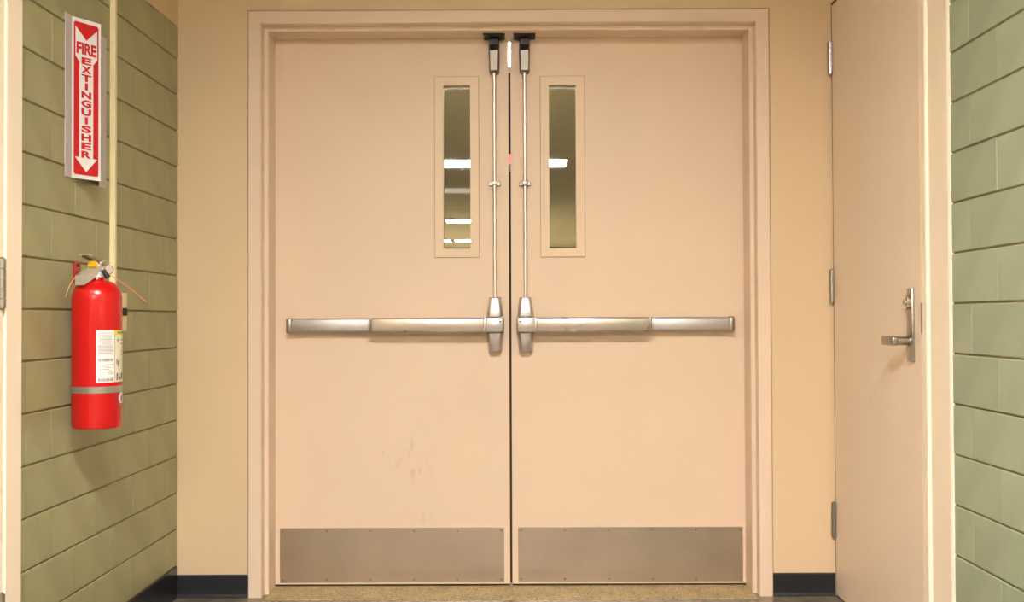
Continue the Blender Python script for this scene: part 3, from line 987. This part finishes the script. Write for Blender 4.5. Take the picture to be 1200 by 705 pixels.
ring = [hp(-0.004, 0.022, BH + 0.046) + Vector((drt.x * 0.011 * math.cos(a), drt.y * 0.011 * math.cos(a), 0.011 * math.sin(a))) for a in [2 * PI * i / 18 for i in range(19)]]
tube(bm, ring, 0.0011, 6)
obj('pull_pin_ring', bm, M['chrome'], ext, True)
g0 = drt * 0.030 + dcam * 0.004 + Vector((0, 0, BH + 0.030))
bm = bmesh.new()
cyl(bm, g0 - dcam * 0.010, g0 + dcam * 0.008, 0.0125, seg=24)
ga = obj('pressure_gauge', bm, M['chrome'], ext, True)
bm = bmesh.new()
cyl(bm, g0 + dcam * 0.007, g0 + dcam * 0.0088, 0.0102, seg=24)
obj('gauge_face', bm, M['gauge'], ga, True)
bm = bmesh.new()
cyl(bm, (0, 0, BH + 0.030), g0, 0.0055, seg=12)
obj('gauge_stem', bm, M['handlegrey'], ga, True)
n0 = drt * 0.016 + dcam * 0.012 + Vector((0, 0, BH + 0.030))
bm = bmesh.new()
cyl(bm, n0, n0 + drt * 0.012 + Vector((0, 0, -0.022)), 0.0055, 0.0075, seg=16)
obj('nozzle', bm, M['black'], ext, True)
# plastic ties hanging from the handle
bm = bmesh.new()
tube(bm, bez(hp(0.030, -0.014, BH + 0.030), hp(0.065, -0.030, BH + 0.010), hp(0.080, -0.034, BH - 0.045)), 0.0011, 6)
obj('seal_string', bm, M['tan'], ext, True)
bm = bmesh.new()
p0 = drt * 0.028 + dcam * 0.006 + Vector((0, 0, BH + 0.018))
tube(bm, bez(p0, p0 + drt * 0.04 + Vector((0, 0, -0.020)), p0 + drt * 0.102 + Vector((0, 0, -0.078))), 0.0011, 6)
obj('seal_tie', bm, M['orange'], ext, True)

# red wall hook that carries it
hk = empty('wall_hook', (XL, -0.897, 0))
tag(hk, 'red steel wall hook holding the fire extinguisher', 'wall hook')
obj('hook_plate', nbox(0.0, 0.003, -0.023, 0.023, 1.128, 1.190, 0.001, 1), M['red'], hk)
bm = bmesh.new()
box(bm, 0.0, 0.105, -0.023, -0.004, 1.128, 1.132, 0.0008, 1)
obj('hook_arm', bm, M['red'], hk)
for z in (1.180, 1.158):
    bm = bmesh.new()
    cyl(bm, (0.003, 0.002, z), (0.0065, 0.002, z), 0.0062, 0.0045, seg=12)
    obj('screw', bm, M['black'], hk, True)

# ------------------------------------------------------------------ ceiling lights
def troffer(x, y, wx, wy, mat, lab, group, z=CEIL, deep=0.014):
    r = empty('ceiling_light', (x, y, z))
    tag(r, lab, 'ceiling light', group)
    t = 0.03
    bm = slab_with_hole(-wx / 2 - t, wx / 2 + t, -wy / 2 - t, wy / 2 + t, -wx / 2, wx / 2, -wy / 2, wy / 2, 0.0, deep)
    bmesh.ops.rotate(bm, cent=(0, 0, 0), matrix=Matrix.Rotation(-PI / 2, 3, 'X'), verts=bm.verts)
    zz = [v.co.z for v in bm.verts]
    bmesh.ops.translate(bm, vec=(0, 0, -max(zz)), verts=bm.verts)
    obj('rim', bm, M['signwhite'], r)
    obj('diffuser', nbox(-wx / 2, wx / 2, -wy / 2, wy / 2, -0.010, -0.001), mat, r)
    return r
troffer(-0.05, -3.50, 1.20, 0.58, M['hall_lamp'], 'lit ceiling light over the near hall', 'ceiling lights of the near hall', HCEIL, 0.090)  # rim made deep to keep lamp light off the upper end wall
troffer(-0.13, -8.25, 1.48, 0.58, M['hall_lamp2'], 'second lit ceiling light mirrored in both door windows', 'ceiling lights of the near hall', HCEIL)
troffer(-0.45, -10.9, 1.30, 0.58, M['dim_lamp'], 'dim ceiling light mirrored faintly in the left door window', 'ceiling lights of the near hall', HCEIL)
G2 = 'ceiling lights beyond the doors'
troffer(-0.05, 2.40, 1.20, 0.58, M['beyond_lamp'], 'lit ceiling light just behind the door seam', G2)
troffer(-0.52, 13.30, 1.20, 0.62, M['beyond_lamp'], 'lit ceiling light low in the left door window', G2)
troffer(-0.62, 17.80, 1.20, 0.70, M['beyond_lamp'], 'lowest right ceiling light in the left door window', G2)
troffer(-1.92, 17.80, 1.20, 0.70, M['beyond_lamp'], 'lowest left ceiling light in the left door window', G2)

# small red lamp that shows through the seam
rl = empty('red_indicator_lamp', (-0.04, 3.5, CEIL))
tag(rl, 'small red lamp glimpsed through the seam of the double doors', 'lamp')
obj('hanger', nbox(-0.006, 0.006, -0.006, 0.006, -0.40, 0.0), M['black'], rl)
obj('lamp_body', nbox(-0.06, 0.06, -0.015, 0.03, -0.52, -0.40, 0.004, 1), M['black'], rl)
obj('lamp_lens', nbox(-0.05, 0.05, -0.020, -0.015, -0.505, -0.415), M['red_lamp'], rl)
